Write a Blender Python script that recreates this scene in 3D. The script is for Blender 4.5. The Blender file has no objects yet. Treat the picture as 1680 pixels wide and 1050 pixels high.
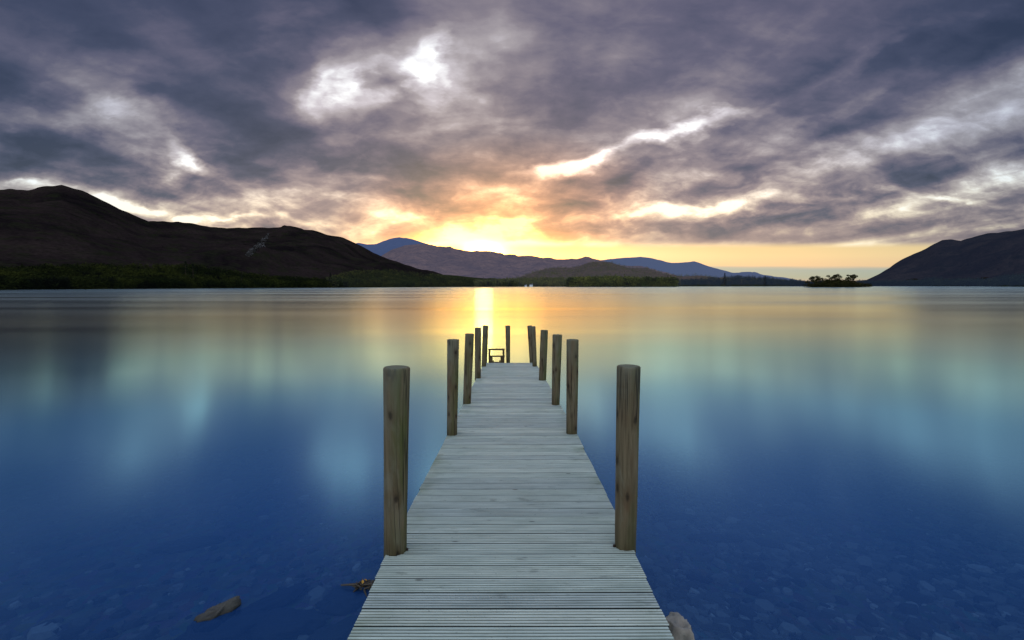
import bpy, bmesh, math, random
import numpy as np
from mathutils import Vector, Matrix, noise, Euler
random.seed(7); RS = np.random.RandomState(11)
sc = bpy.context.scene
COL = sc.collection

# ------------------------------------------------------------------ camera
W0, H0, F = 1680.0, 1050.0, 815.0
CAMZ = 2.8
PITCH = math.atan((525 - 469) / F)
ROT = Euler((math.pi / 2 - PITCH, 0, 0)).to_matrix() @ Matrix.Rotation(math.radians(-0.1), 3, 'Z')
cam = bpy.data.cameras.new('camera'); cam.sensor_width = 36; cam.lens = F / W0 * 36
cam.clip_start = 0.05; cam.clip_end = 60000
co = bpy.data.objects.new('camera', cam); COL.objects.link(co)
co.matrix_world = Matrix.Translation((0, 0, CAMZ)) @ ROT.to_4x4()
sc.camera = co
def ray(px, py):
    return ROT @ Vector(((px - W0 / 2) / F, (H0 / 2 - py) / F, -1))
def at_depth(px, py, Y):
    r = ray(px, py); return Vector((0, 0, CAMZ)) + r * (Y / r.y)
def on_plane(px, py, z=0.0):
    r = ray(px, py); return Vector((0, 0, CAMZ)) + r * ((z - CAMZ) / r.z)
def s2l(r, g, b):
    f = lambda c: c / 12.92 if c <= .04045 else ((c + .055) / 1.055) ** 2.4
    return (f(r / 255), f(g / 255), f(b / 255), 1)

# ------------------------------------------------------------------ node helpers
class NT:
    def __init__(s, tree): s.t = tree; s.n = tree.nodes; s.l = tree.links
    def new(s, typ, **kw):
        n = s.n.new(typ)
        for k, v in kw.items(): setattr(n, k, v)
        return n
    def put(s, sock, v):
        if v is None: return
        if hasattr(v, 'is_output'): s.l.new(v, sock)
        else: sock.default_value = v
    def math(s, op, a, b=None, c=None, clamp=False):
        n = s.new('ShaderNodeMath', operation=op, use_clamp=clamp)
        for i, v in enumerate((a, b, c)): s.put(n.inputs[i], v)
        return n.outputs[0]
    def vmath(s, op, a, b=None, scale=None):
        n = s.new('ShaderNodeVectorMath', operation=op)
        s.put(n.inputs[0], a); s.put(n.inputs[1], b)
        if scale is not None: s.put(n.inputs['Scale'], scale)
        return n.outputs[0]
    def comb(s, x, y, z):
        n = s.new('ShaderNodeCombineXYZ')
        for i, v in enumerate((x, y, z)): s.put(n.inputs[i], v)
        return n.outputs[0]
    def sep(s, v):
        n = s.new('ShaderNodeSeparateXYZ'); s.put(n.inputs[0], v); return n.outputs
    def noise(s, vec, scale, detail=4, rough=.5, dist=0, col=False):
        n = s.new('ShaderNodeTexNoise'); s.put(n.inputs['Vector'], vec)
        n.inputs['Scale'].default_value = scale; n.inputs['Detail'].default_value = detail
        n.inputs['Roughness'].default_value = rough; n.inputs['Distortion'].default_value = dist
        return n.outputs['Color' if col else 'Fac']
    def ramp(s, f, stops, interp='LINEAR'):
        n = s.new('ShaderNodeValToRGB'); s.put(n.inputs[0], f)
        cr = n.color_ramp; cr.interpolation = interp
        while len(cr.elements) < len(stops): cr.elements.new(.5)
        for e, (p, c) in zip(cr.elements, stops):
            e.position = p; e.color = c if hasattr(c, '__len__') else (c, c, c, 1)
        return n.outputs[0]
    def mix(s, f, a, b, blend='MIX'):
        n = s.new('ShaderNodeMix', data_type='RGBA', blend_type=blend)
        n.clamp_factor = True
        s.put(n.inputs[0], f); s.put(n.inputs[6], a); s.put(n.inputs[7], b)
        return n.outputs[2]
    def mapping(s, v, loc=(0, 0, 0), rot=(0, 0, 0), scale=(1, 1, 1), typ='POINT'):
        n = s.new('ShaderNodeMapping', vector_type=typ); s.put(n.inputs[0], v)
        n.inputs[1].default_value = loc; n.inputs[2].default_value = rot; n.inputs[3].default_value = scale
        return n.outputs[0]
    def mrange(s, v, a, b, c=0, d=1, smooth=False):
        n = s.new('ShaderNodeMapRange')
        if smooth: n.interpolation_type = 'SMOOTHSTEP'
        s.put(n.inputs[0], v)
        for i, x in enumerate((a, b, c, d)): n.inputs[i + 1].default_value = x
        return n.outputs[0]
def mat(name):
    m = bpy.data.materials.new(name); m.use_nodes = True
    t = NT(m.node_tree); t.n.clear()
    out = t.new('ShaderNodeOutputMaterial')
    return m, t, out
def principled(t, out, col, rough=.9, spec=.2, normal=None):
    p = t.new('ShaderNodeBsdfPrincipled')
    t.put(p.inputs['Base Color'], col); t.put(p.inputs['Roughness'], rough)
    p.inputs['Specular IOR Level'].default_value = spec
    if normal is not None: t.l.new(normal, p.inputs['Normal'])
    t.l.new(p.outputs[0], out.inputs[0]); return p
def bump(t, h, strength=.5, dist=.01):
    b = t.new('ShaderNodeBump'); b.inputs['Strength'].default_value = strength
    b.inputs['Distance'].default_value = dist; t.l.new(h, b.inputs['Height']); return b.outputs[0]

# ------------------------------------------------------------------ sky (world)
SUN_PX = (793, 409)
world = bpy.data.worlds.new('World'); sc.world = world; world.use_nodes = True
t = NT(world.node_tree); t.n.clear()
wout = t.new('ShaderNodeOutputWorld'); bg = t.new('ShaderNodeBackground')
t.l.new(bg.outputs[0], wout.inputs[0])
gen = t.new('ShaderNodeTexCoord').outputs['Generated']
dx, dy, dz = t.sep(gen)
ay = t.math('MAXIMUM', t.math('ABSOLUTE', dy), .08)
U = t.math('DIVIDE', dx, ay); V = t.math('DIVIDE', t.math('MAXIMUM', dz, 0.0), ay)
UV = t.comb(U, V, 0.0)
# cloud layer plane coordinates (a flat layer overhead)
zz = t.math('ADD', t.math('MAXIMUM', dz, 0.0), .055)
P = t.comb(t.math('DIVIDE', dx, zz), t.math('DIVIDE', t.math('MULTIPLY', ay, .5), zz), 0.0)
Pr = t.mapping(P, rot=(0, 0, math.radians(14)), scale=(1.55, .60, 1))
n_big = t.noise(Pr, .62, 5, .5, .5)
n_puff = t.noise(t.mapping(UV, loc=(2.3, 5.1, 0), rot=(0, 0, .12), scale=(1, 2.3, 1)), 9.0, 6, .54, .25)
n_fine = t.noise(t.mapping(P, loc=(3.1, 7.7, 0), scale=(1, .85, 1)), 1.35, 6, .50, .35)
# warp of the blob coordinates
UVw = t.vmath('MULTIPLY_ADD', t.noise(t.mapping(UV, scale=(1, 1.9, 1)), 4.6, 5, .56, 0, col=True), (.24, .13, 0))
UVw = UVw
n = UVw.node; t.l.new(t.vmath('ADD', UV, (-.12, -.065, 0)), n.inputs[2])
def uv_of(px, py):
    r = ray(px, py); return Vector((r.x / r.y, r.z / r.y))
def blob(px, py, rx, ry, ang, vec=None):
    a = math.radians(ang)
    c = uv_of(px, py); A = uv_of(px + 10 * math.cos(a), py - 10 * math.sin(a)) - c
    m = t.mapping(vec or UVw, loc=(c.x, c.y, 0), rot=(0, 0, math.atan2(A.y, A.x)),
                  scale=(rx / F, ry / F, 1), typ='TEXTURE')
    g = t.new('ShaderNodeTexGradient', gradient_type='SPHERICAL'); t.l.new(m, g.inputs[0])
    return g.outputs['Fac']
def vpx(y): return uv_of(840, y).y
BL = [
 # dark masses
 (40, 110, 330, 150, -18, .34), (250, 30, 300, 120, -15, .18), (380, 205, 280, 80, -20, .34), (100, 262, 350, 62, -4, .44),
 (20, 235, 160, 45, 0, .22), (335, 298, 120, 44, -5, .30), (600, 28, 200, 75, -15, .26), (430, 110, 170, 110, -20, .20),
 (1100, 50, 440, 140, 12, .24), (1600, 90, 350, 64, 26, .40), (1290, 150, 380, 56, 20, .22), (1360, 228, 300, 36, 21, .40),
 (1660, 20, 220, 90, 20, .26), (880, 190, 300, 70, 8, .14), (1050, 268, 150, 40, 10, .20), (1180, 300, 200, 30, 12, .20),
 (1540, 290, 300, 40, 8, .20), (1300, 375, 440, 30, 2, .20), (1600, 372, 280, 30, 2, .22), (900, 330, 200, 42, 8, .16),
 (640, 300, 190, 34, -3, .16), (480, 350, 130, 22, 0, .24), (300, 342, 90, 14, -2, .18), (640, 128, 36, 70, 60, .30),
 (1000, 130, 300, 60, 12, .12), (1020, 330, 120, 24, 10, .12), (760, 250, 200, 50, 0, .12), (1120, 372, 240, 18, 3, .12),
 # light gaps
 (548, 126, 70, 16, 30, -.20), (604, 112, 50, 16, 55, -.18), (584, 148, 50, 16, -20, -.18), (575, 128, 140, 74, 20, -.16), (704, 82, 50, 30, 62, -.24), (684, 124, 24, 50, 10, -.22), (726, 96, 22, 46, -10, -.20), (696, 100, 100, 120, 40, -.16), (640, 152, 70, 18, 40, -.16), (545, 85, 46, 26, -50, -.14), (640, 100, 240, 110, 15, -.34), (470, 25, 80, 110, -45, -.28),
 (560, 60, 70, 50, -50, -.14), (555, 165, 90, 40, 10, -.2),
 (1128, 203, 130, 18, 9, -.62), (930, 272, 100, 18, 10, -.62), (1015, 240, 110, 13, 22, -.30), (1130, 180, 130, 32, 8, -.24), (1000, 262, 200, 30, 16, -.16),
 (284, 284, 44, 28, -10, -.50), (318, 254, 64, 20, -32, -.52), (205, 112, 110, 40, -12, -.30), (190, 165, 60, 40, 0, -.28),
 (250, 218, 190, 56, -32, -.32), (50, 186, 220, 44, 0, -.26), (180, 240, 260, 40, -20, -.16), (420, 320, 240, 40, -12, -.16), (230, 328, 240, 22, -6, -.42), (20, 303, 130, 10, -6, -.22),
 (350, 363, 220, 12, -2, -.46), (600, 292, 150, 18, -4, -.34), (420, 300, 90, 30, -20, -.24), (570, 358, 260, 40, -5, -.26), (700, 375, 150, 24, 0, -.26),
 (790, 402, 150, 22, 0, -.6), (840, 372, 80, 16, 8, -.36), (1190, 340, 190, 22, 10, -.26), (1060, 352, 130, 18, 8, -.26),
 (1240, 345, 90, 12, -6, -.34), (1370, 324, 220, 12, 3, -.28), (1550, 330, 190, 10, -3, -.26), (1290, 268, 170, 36, 10, -.22),
 (1330, 130, 260, 28, 25, -.22), (1450, 195, 330, 32, 22, -.17), (960, 398, 220, 10, 2, -.2), (740, 200, 120, 26, 20, -.14), (1500, 240, 260, 24, 16, -.14),
]
dens = t.ramp(V, [(0, .30), (vpx(445), .30), (vpx(412), .14), (vpx(402), .22), (vpx(393), .42), (vpx(340), .40), (vpx(230), .44),
                  (vpx(100), .53), (.56, .65), (.64, .80), (1.0, .62)])
for (px, py, rx, ry, an, w) in BL:
    dens = t.math('MULTIPLY_ADD', blob(px, py, rx, ry, an), w, dens)
amp = t.ramp(V, [(0, .0), (vpx(430), .12), (vpx(398), .35), (vpx(370), 1.0), (vpx(150), .9), (.7, .7)])
pw = t.ramp(V, [(0, 1.9), (vpx(320), 1.4), (vpx(180), .60), (.6, .25)])
det = t.math('ADD', t.math('MULTIPLY', t.math('SUBTRACT', n_big, .5), 1.5), t.math('MULTIPLY', t.math('SUBTRACT', n_fine, .5), .85))
det = t.math('ADD', det, t.math('MULTIPLY', t.math('SUBTRACT', n_puff, .5), pw))
n_torn = t.noise(t.mapping(UVw, loc=(8.3, 1.1, 0), rot=(0, 0, .2), scale=(1, 2.6, 1)), 15.0, 7, .62, .5)
tw_ = t.ramp(V, [(0, .5), (vpx(330), .55), (vpx(200), .22), (.6, .12)])
det = t.math('ADD', det, t.math('MULTIPLY', t.math('SUBTRACT', n_torn, .5), tw_))
dens = t.math('MULTIPLY_ADD', det, amp, dens)
# colours: high clouds cool, low clouds warm
K = 1.0
hi = t.ramp(dens, [(0, (1.15, 1.18, 1.22, 1)), (.09, s2l(240, 240, 244)), (.20, s2l(200, 194, 202)), (.33, s2l(162, 154, 160)), (.47, s2l(128, 119, 131)),
                   (.63, s2l(92, 87, 110)), (.80, s2l(60, 63, 91)), (1, s2l(36, 43, 74))])
lo = t.ramp(dens, [(0, (1.20, 1.10, .88, 1)), (.12, s2l(250, 232, 200)), (.27, s2l(202, 184, 168)), (.44, s2l(160, 142, 143)),
                   (.62, s2l(126, 112, 124)), (.82, s2l(84, 84, 108)), (1, s2l(60, 62, 84))])
fh = t.mrange(V, vpx(400), vpx(210), 0, 1, True)
cloud = t.mix(fh, lo, hi)
# clear band above the horizon
bnoise = t.noise(t.mapping(UV, scale=(1.0, 16, 1)), 3.0, 3, .5)
Vn = t.math('MULTIPLY_ADD', t.math('SUBTRACT', bnoise, .5), .012, V)
band = t.ramp(Vn, [(0, s2l(205, 170, 150)), (vpx(463), s2l(200, 178, 158)), (vpx(458), s2l(172, 180, 160)), (vpx(441), s2l(168, 180, 172)),
                   (vpx(437), s2l(240, 204, 160)), (vpx(420), s2l(246, 214, 160)), (vpx(400), s2l(236, 208, 152)), (vpx(390), s2l(200, 180, 140))])
fb = t.mrange(V, vpx(409), vpx(397), 0, 1, True)
lsky = t.mix(fb, band, cloud)
# sun side warmth
g1 = t.math('POWER', blob(820, 400, 900, 330, 0, UV), 1.6)
lsky = t.mix(t.math('MULTIPLY', g1, .55), lsky, t.mix(1.0, lsky, (1.45, 1.0, .78, 1), 'MULTIPLY'))
g2 = blob(810, 365, 280, 140, 8, UV)
lsky = t.mix(t.math('MULTIPLY', g2, .85), lsky, t.mix(1.0, lsky, (1.9, .98, .42, 1), 'MULTIPLY'))
g4 = t.math('POWER', blob(850, 420, 380, 26, 0, UV), 1.2)
lsky = t.mix(1.0, lsky, t.mix(1.0, (.42, .31, .15, 1), t.comb(g4, g4, g4), 'MULTIPLY'), 'ADD')
g3 = t.math('POWER', blob(SUN_PX[0], SUN_PX[1] - 2, 130, 34, 0), 1.4)
lsky = t.mix(1.0, lsky, t.mix(1.0, (5.5, 2.9, .45, 1), t.comb(g3, g3, g3), 'MULTIPLY'), 'ADD')
g5 = t.math('POWER', blob(SUN_PX[0], SUN_PX[1] + 1, 62, 26, 0, UV), 3.6)
lsky = t.mix(1.0, lsky, t.mix(1.0, (13, 9.5, 4.0, 1), t.comb(g5, g5, g5), 'MULTIPLY'), 'ADD')
g6 = t.math('POWER', blob(798, 416, 270, 50, 0, UV), 1.4)
lsky = t.mix(1.0, lsky, t.mix(1.0, (2.1, .66, .0, 1), t.comb(g6, g6, g6), 'MULTIPLY'), 'ADD')
# darker towards the far left and right, unseen sky overhead and behind brightened as fill
side = t.mrange(t.math('ABSOLUTE', U), .35, 1.15, 0, 1, True)
lsky = t.mix(t.math('MULTIPLY', side, .75), lsky, t.mix(1.0, lsky, (.62, .72, .82, 1), 'MULTIPLY'))
elev = t.mrange(dz, .50, .80, 0, 1, True)
lsky = t.mix(elev, lsky, t.mix(n_big, (.22, .42, .78, 1), (.42, .56, .74, 1)))
back = t.mrange(dy, .25, -.35, 0, 1, True)
lsky = t.mix(back, lsky, t.mix(n_big, (.55, .68, .85, 1), (1.05, 1.02, .98, 1)))
# clear air behind the clouds: Nishita with the sun on the ridge
sdir = ray(*SUN_PX).normalized()
sun_el = math.asin(sdir.z); sun_az = math.atan2(sdir.x, sdir.y)
nish = t.new('ShaderNodeTexSky', sky_type='NISHITA'); nish.sun_disc = False
nish.sun_elevation = sun_el; nish.sun_rotation = sun_az
lsky = t.mix(1.0, lsky, t.mix(1.0, nish.outputs[0], (.014, .016, .018, 1), 'MULTIPLY'), 'ADD')
t.l.new(lsky, bg.inputs['Color']); bg.inputs['Strength'].default_value = 1.0
world.cycles.sampling_method = 'MANUAL'; world.cycles.sample_map_resolution = 1024

sun = bpy.data.lights.new('sun', 'SUN'); sun.energy = .025; sun.angle = math.radians(2.2); sun.color = (1, .66, .28)
so = bpy.data.objects.new('sun', sun); COL.objects.link(so)
so.rotation_euler = (-sdir).to_track_quat('-Z', 'Y').to_euler(); so.location = (0, 0, 50)

# ------------------------------------------------------------------ object helpers
def mesh_obj(name, verts, faces, m, parent=None, smooth=False, attrs=None):
    me = bpy.data.meshes.new(name)
    me.from_pydata([tuple(v) for v in verts] if not isinstance(verts, np.ndarray) else verts.tolist(), [],
                   faces if not isinstance(faces, np.ndarray) else faces.tolist())
    me.materials.append(m)
    if smooth: me.polygons.foreach_set('use_smooth', [True] * len(me.polygons))
    if attrs:
        for k, v in attrs.items():
            a = me.attributes.new(k, 'FLOAT', 'POINT'); a.data.foreach_set('value', np.asarray(v, dtype=np.float32))
    me.update()
    o = bpy.data.objects.new(name, me); COL.objects.link(o)
    if parent is not None: o.parent = parent
    return o
def bm_obj(name, bm, m, parent=None, smooth=False):
    me = bpy.data.meshes.new(name); bm.normal_update(); bm.to_mesh(me); bm.free(); me.materials.append(m)
    if smooth: me.polygons.foreach_set('use_smooth', [True] * len(me.polygons))
    o = bpy.data.objects.new(name, me); COL.objects.link(o)
    if parent is not None: o.parent = parent
    return o
def tag(o, label=None, cat=None, group=None, kind=None):
    if label: o['label'] = label
    if cat: o['category'] = cat
    if group: o['group'] = group
    if kind: o['kind'] = kind
    return o
def empty(name, loc=(0, 0, 0), rz=0):
    o = bpy.data.objects.new(name, None); COL.objects.link(o); o.location = loc; o.rotation_euler = (0, 0, rz)
    o.empty_display_size = .3
    return o
def box(bm, c, s, rot=None, bev=0):
    r = bmesh.ops.create_cube(bm, size=1)
    vs = r['verts']
    M = Matrix.Translation(c) @ (rot.to_4x4() if rot else Matrix.Identity(4)) @ Matrix.Diagonal((*s, 1))
    bmesh.ops.transform(bm, matrix=M, verts=vs)
    if bev:
        es = list({e for v in vs for e in v.link_edges})
        bmesh.ops.bevel(bm, geom=es, offset=bev, segments=2, affect='EDGES')
def fbm(x, y, z=0.0, o=5):
    return noise.fractal(Vector((x, y, z)), .9, 2.0, o)
def interp(x, pts):
    return float(np.interp(x, [p[0] for p in pts], [p[1] for p in pts]))

# ------------------------------------------------------------------ materials: land
def hill_material(name, c1, c2, c3, air, scale=.012, airmix=.0, gl=0.0):
    m, t, out = mat(name)
    pos = t.new('ShaderNodeNewGeometry').outputs['Position']
    a = t.noise(pos, scale, 8, .62, .6); b = t.noise(t.mapping(pos, scale=(1, 1, 2.2)), scale * 5, 6, .65, .4)
    d = t.noise(pos, scale * 28, 4, .6)
    c = t.mix(t.mrange(a, .38, .62, 0, 1), c1, c2)
    c = t.mix(t.mrange(b, .48, .68, 0, .85), c, c3)
    c = t.mix(t.mrange(d, .35, .72, 0, .7), c, t.mix(.75, c, (0, 0, 0, 1)))
    k_ = t.noise(t.mapping(pos, loc=(5, 3, 1)), scale * 9, 6, .7, .8)
    c = t.mix(t.mrange(k_, .60, .68, 0, .75), c, t.mix(.8, c, (0, 0, 0, 1)))
    c = t.mix(t.mrange(k_, .36, .28, 0, .6), c, t.mix(1.0, c, (1.9, 1.9, 1.9, 1), 'MULTIPLY'))
    p = t.new('ShaderNodeBsdfDiffuse'); t.l.new(c, p.inputs[0])
    e = t.new('ShaderNodeEmission'); e.inputs[0].default_value = air; e.inputs[1].default_value = 1  # distance haze painted on: airlight emission mixed over the slope colour
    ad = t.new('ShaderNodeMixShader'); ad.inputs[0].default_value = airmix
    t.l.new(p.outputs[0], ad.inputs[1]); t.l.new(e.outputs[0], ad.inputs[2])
    t.l.new(ad.outputs[0], out.inputs[0]); return m
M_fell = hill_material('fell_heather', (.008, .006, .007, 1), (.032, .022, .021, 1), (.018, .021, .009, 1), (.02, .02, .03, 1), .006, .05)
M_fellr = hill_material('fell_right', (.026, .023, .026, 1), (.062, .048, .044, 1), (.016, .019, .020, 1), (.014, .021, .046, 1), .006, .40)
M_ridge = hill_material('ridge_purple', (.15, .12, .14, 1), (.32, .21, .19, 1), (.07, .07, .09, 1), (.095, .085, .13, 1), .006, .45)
M_peak = hill_material('peak_blue', (.05, .07, .14, 1), (.09, .10, .16, 1), (.04, .05, .1, 1), (.065, .10, .22, 1), .002, .7)  # peak and far hills: distance haze also put into the bluish base colours
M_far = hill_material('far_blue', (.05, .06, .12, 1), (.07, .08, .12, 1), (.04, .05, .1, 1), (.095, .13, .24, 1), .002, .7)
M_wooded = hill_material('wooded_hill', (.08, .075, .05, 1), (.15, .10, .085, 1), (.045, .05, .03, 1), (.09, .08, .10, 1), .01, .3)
M_land = hill_material('shore_meadow', (.03, .045, .015, 1), (.05, .05, .025, 1), (.02, .02, .012, 1), (.02, .02, .02, 1), .02, .05)

# ------------------------------------------------------------------ terrain
SHORE = [(-900, 420), (-300, 520), (0, 640), (300, 760), (560, 980), (800, 1450), (925, 1550), (932, 1250), (1105, 1250), (1118, 1650),
         (1330, 1800), (1420, 1800), (1560, 1650), (1640, 1300), (1680, 1150), (2100, 800), (2600, 500)]
def azdir(px):
    u = (px - 840) / F; return np.array([u, 1.0]) / math.hypot(u, 1.0)
def elz(px, py, D):   # height at horizontal distance D of the sight line through (px, py)
    r = ray(px, py); return CAMZ + D * r.z / math.hypot(r.x, r.y)
HILLS = {}
def hill_height(h, px, D):
    x0, x1 = h['pts'][0][0], h['pts'][-1][0]
    if px < x0 or px > x1: return -10
    Dc, Ds = h['dc'], h['ds'](px)
    t_ = (D - Ds) / (Dc - Ds)
    if t_ < 0: return -10
    H = max(elz(px, interp(px, h['pts']), Dc), 0.0)
    if t_ <= 1: pr = (1 - (1 - t_) ** h['p2']) * h['mix'] + (t_ ** h['p']) * (1 - h['mix'])
    else: pr = max(0.0, 1 - (t_ - 1) * 1.1)
    d = azdir(px) * D
    s = h['ns']
    nz = fbm(d[0] / s, d[1] / s, h['seed']) * h['na']
    rid = (1 - abs(fbm(d[0] / s * .55 + 9, d[1] / s * .22, h['seed'] + 4, 4)) * 2.2) * h['na'] * .9
    w = min(1.0, max(t_, 0) * 4) * (1 - .82 * math.exp(-((t_ - 1) / .10) ** 2))
    small = fbm(d[0] / s * 6, d[1] / s * 6, h['seed'], 3) * h['na'] * h['sm']
    return H * pr + (nz + rid) * w * min(1.0, H / (h['na'] * 2 + 1)) + small
def hill(name, pts, dc, ds, m, na=14, ns=260, p=1.25, p2=2.0, mix=.15, nu=420, nv=46, seed=0.0, sm=.10):
    h = dict(sm=sm, pts=pts, dc=dc, ds=ds if callable(ds) else (lambda px: ds), na=na, ns=ns, p=p, p2=p2, mix=mix, seed=seed)
    HILLS[name] = h
    V_, F_ = [], []
    x0, x1 = pts[0][0], pts[-1][0]
    for i in range(nu + 1):
        px = x0 + (x1 - x0) * i / nu
        dd = azdir(px); Ds = h['ds'](px)
        for j in range(nv + 1):
            tt = 1.5 * j / nv
            D = Ds + (dc - Ds) * tt
            z = hill_height(h, px, D)
            if j == 0: z = -2
            V_.append((dd[0] * D, dd[1] * D, z))
    for i in range(nu):
        for j in range(nv):
            a = i * (nv + 1) + j
            F_.append((a, a + nv + 1, a + nv + 2, a + 1))
    o = mesh_obj(name, V_, F_, m, smooth=True); tag(o, kind='structure'); return o
sh = lambda px: interp(px, SHORE)
LEFT = [(-700, 420), (-400, 360), (-200, 335), (0, 321), (30, 320), (60, 321), (75, 316), (92, 313), (113, 313), (128, 318), (145, 324), (165, 332),
        (200, 345), (240, 362), (265, 368), (300, 368), (325, 372), (350, 377), (375, 376), (400, 375), (440, 374), (465, 374), (470, 371),
        (476, 372), (500, 376), (515, 378), (540, 385), (565, 389), (590, 400), (615, 414), (640, 425), (665, 434), (690, 442), (720, 452), (760, 461), (815, 466)]
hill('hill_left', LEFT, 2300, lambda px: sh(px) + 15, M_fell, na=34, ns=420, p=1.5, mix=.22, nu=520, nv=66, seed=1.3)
hill('hill_right', [(1400, 468), (1418, 461), (1440, 453), (1462, 444), (1480, 436), (1500, 426), (1515, 419), (1528, 411), (1540, 406), (1556, 405), (1570, 406),
                    (1585, 401), (1600, 395), (1615, 390), (1632, 386), (1655, 382), (1680, 377), (1760, 362), (1900, 345), (2100, 350), (2400, 400)],
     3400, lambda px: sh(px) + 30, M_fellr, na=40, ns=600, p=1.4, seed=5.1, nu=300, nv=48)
hill('foothill_right', [(1380, 469), (1440, 464), (1500, 459), (1560, 456), (1610, 459), (1640, 452), (1680, 440), (1760, 430), (2000, 420), (2400, 430)],
     2000, lambda px: sh(px) + 10, M_fell, na=8, ns=160, seed=8.1, nu=240, nv=21)
hill('blue_peak', [(520, 440), (560, 405), (590, 399), (605, 401), (620, 400), (640, 393), (657, 390), (668, 391), (690, 397), (712, 404), (760, 430), (820, 450)],
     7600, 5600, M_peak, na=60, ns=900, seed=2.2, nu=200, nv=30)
hill('sunset_ridge', [(560, 460), (600, 440), (630, 418), (645, 409), (665, 402), (690, 399), (703, 400), (728, 407), (750, 411), (775, 417), (790, 418), (806, 418), (830, 420), (850, 422),
                      (872, 424), (890, 426), (915, 428), (935, 427), (965, 427), (990, 431), (1030, 440), (1100, 455), (1160, 466)],
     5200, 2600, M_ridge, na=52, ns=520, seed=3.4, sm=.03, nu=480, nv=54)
hill('far_blue_hills', [(900, 450), (950, 433), (990, 427), (1010, 424), (1030, 423), (1050, 421), (1068, 423), (1085, 428), (1100, 431), (1118, 431), (1130, 430), (1137, 429),
                        (1150, 433), (1168, 440), (1185, 444), (1200, 448), (1230, 448), (1245, 450), (1280, 456), (1320, 463), (1420, 466), (1500, 468)],
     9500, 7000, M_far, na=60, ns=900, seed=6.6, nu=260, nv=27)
hill('wooded_hill', [(840, 466), (856, 457), (875, 447), (895, 441), (910, 439), (935, 439), (950, 436), (965, 431), (980, 429), (1000, 430), (1012, 435),
                     (1030, 440), (1060, 440), (1070, 443), (1088, 450), (1110, 455), (1160, 456), (1230, 459), (1330, 466), (1400, 468)],
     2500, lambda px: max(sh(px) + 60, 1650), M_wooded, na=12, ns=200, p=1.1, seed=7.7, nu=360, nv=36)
hill('wooded_foot', [(500, 466), (560, 458), (600, 451), (650, 447), (700, 449), (750, 453), (800, 457), (860, 460), (930, 463), (990, 467)],
     1850, lambda px: sh(px) + 12, M_land, na=6, ns=160, p=.9, seed=11.2, nu=200, nv=21)
def land_h(px, D):
    s = D - sh(px)
    return -2.5 if s < 0 else 7 * (1 - math.exp(-s / 60)) + s * .0015 - .4
# shore land sheet, out past the hills to the horizon
V_, F_ = [], []
steps = [-40, 0, 6, 20, 50, 100, 200, 400, 800, 2000, 6000, 16000, 40000]
nu = 560
for i in range(nu + 1):
    px = -900 + 3500 * i / nu; dd = azdir(px)
    for s in steps:
        D = sh(px) + s; z = -3 if s < 0 else (land_h(px, D) + fbm(px * .02, s * .02) * 1.2 if s < 3000 else 12)
        V_.append((dd[0] * D, dd[1] * D, z))
k = len(steps)
for i in range(nu):
    for j in range(k - 1):
        a = i * k + j; F_.append((a, a + k, a + k + 1, a + 1))
tag(mesh_obj('shore_land', V_, F_, M_land, smooth=True), kind='structure')
def surf(px, D):
    return max([land_h(px, D)] + [hill_height(h, px, D) for n_, h in HILLS.items() if h['dc'] < 4000])

# scree scar on the left fell
def scree():
    m, t, out = mat('scree_rock')
    pos = t.new('ShaderNodeNewGeometry').outputs['Position']
    c = t.ramp(t.noise(pos, .05, 6, .7), [(.3, (.03, .03, .03, 1)), (.7, (.13, .125, .13, 1))])
    principled(t, out, c, 1, .1)
    V_, F_ = [], []; h = HILLS['hill_left']
    path = [(444, 386, 1.5), (440, 391, 3), (434, 398, 7), (428, 404, 8), (421, 411, 6), (414, 417, 3), (408, 421, 1)]
    idx = 0
    def hit(px, py):
        for D in np.arange(1100, 2290, 8):
            if hill_height(h, px, D) > elz(px, py, D): return D
        return None
    for q in range(420):
        i = random.uniform(0, len(path) - 1.001); a, b = path[int(i)], path[int(i) + 1]; f = i - int(i)
        px = a[0] + (b[0] - a[0]) * f; py = a[1] + (b[1] - a[1]) * f; w = a[2] + (b[2] - a[2]) * f
        px += random.gauss(0, w * .45); py += random.gauss(0, 1.2)
        D = hit(px, py)
        if not D: continue
        dd = azdir(px); s = random.uniform(1.2, 3.6)
        c = Vector((dd[0] * D, dd[1] * D, hill_height(h, px, D) + .8))
        R = Euler((random.uniform(-.4, 1.0), random.uniform(-.5, .5), random.uniform(0, 6.3))).to_matrix()
        vs = [c + R @ Vector((s * math.cos(g) * random.uniform(.7, 1.3), s * math.sin(g), s * .15)) for g in (0, 1.2, 2.3, 3.4, 4.6, 5.5)]
        b0 = len(V_); V_ += vs; V_.append(c - Vector((0, 0, s * .5)))
        F_.append(tuple(range(b0, b0 + 6)))
        for g in range(6): F_.append((b0 + g, b0 + 6, b0 + (g + 1) % 6))
    o = mesh_obj('scree', V_, F_, m); tag(o, 'pale grey scree scar running down the brown fell slope', 'scree', kind='stuff')
scree()

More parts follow.
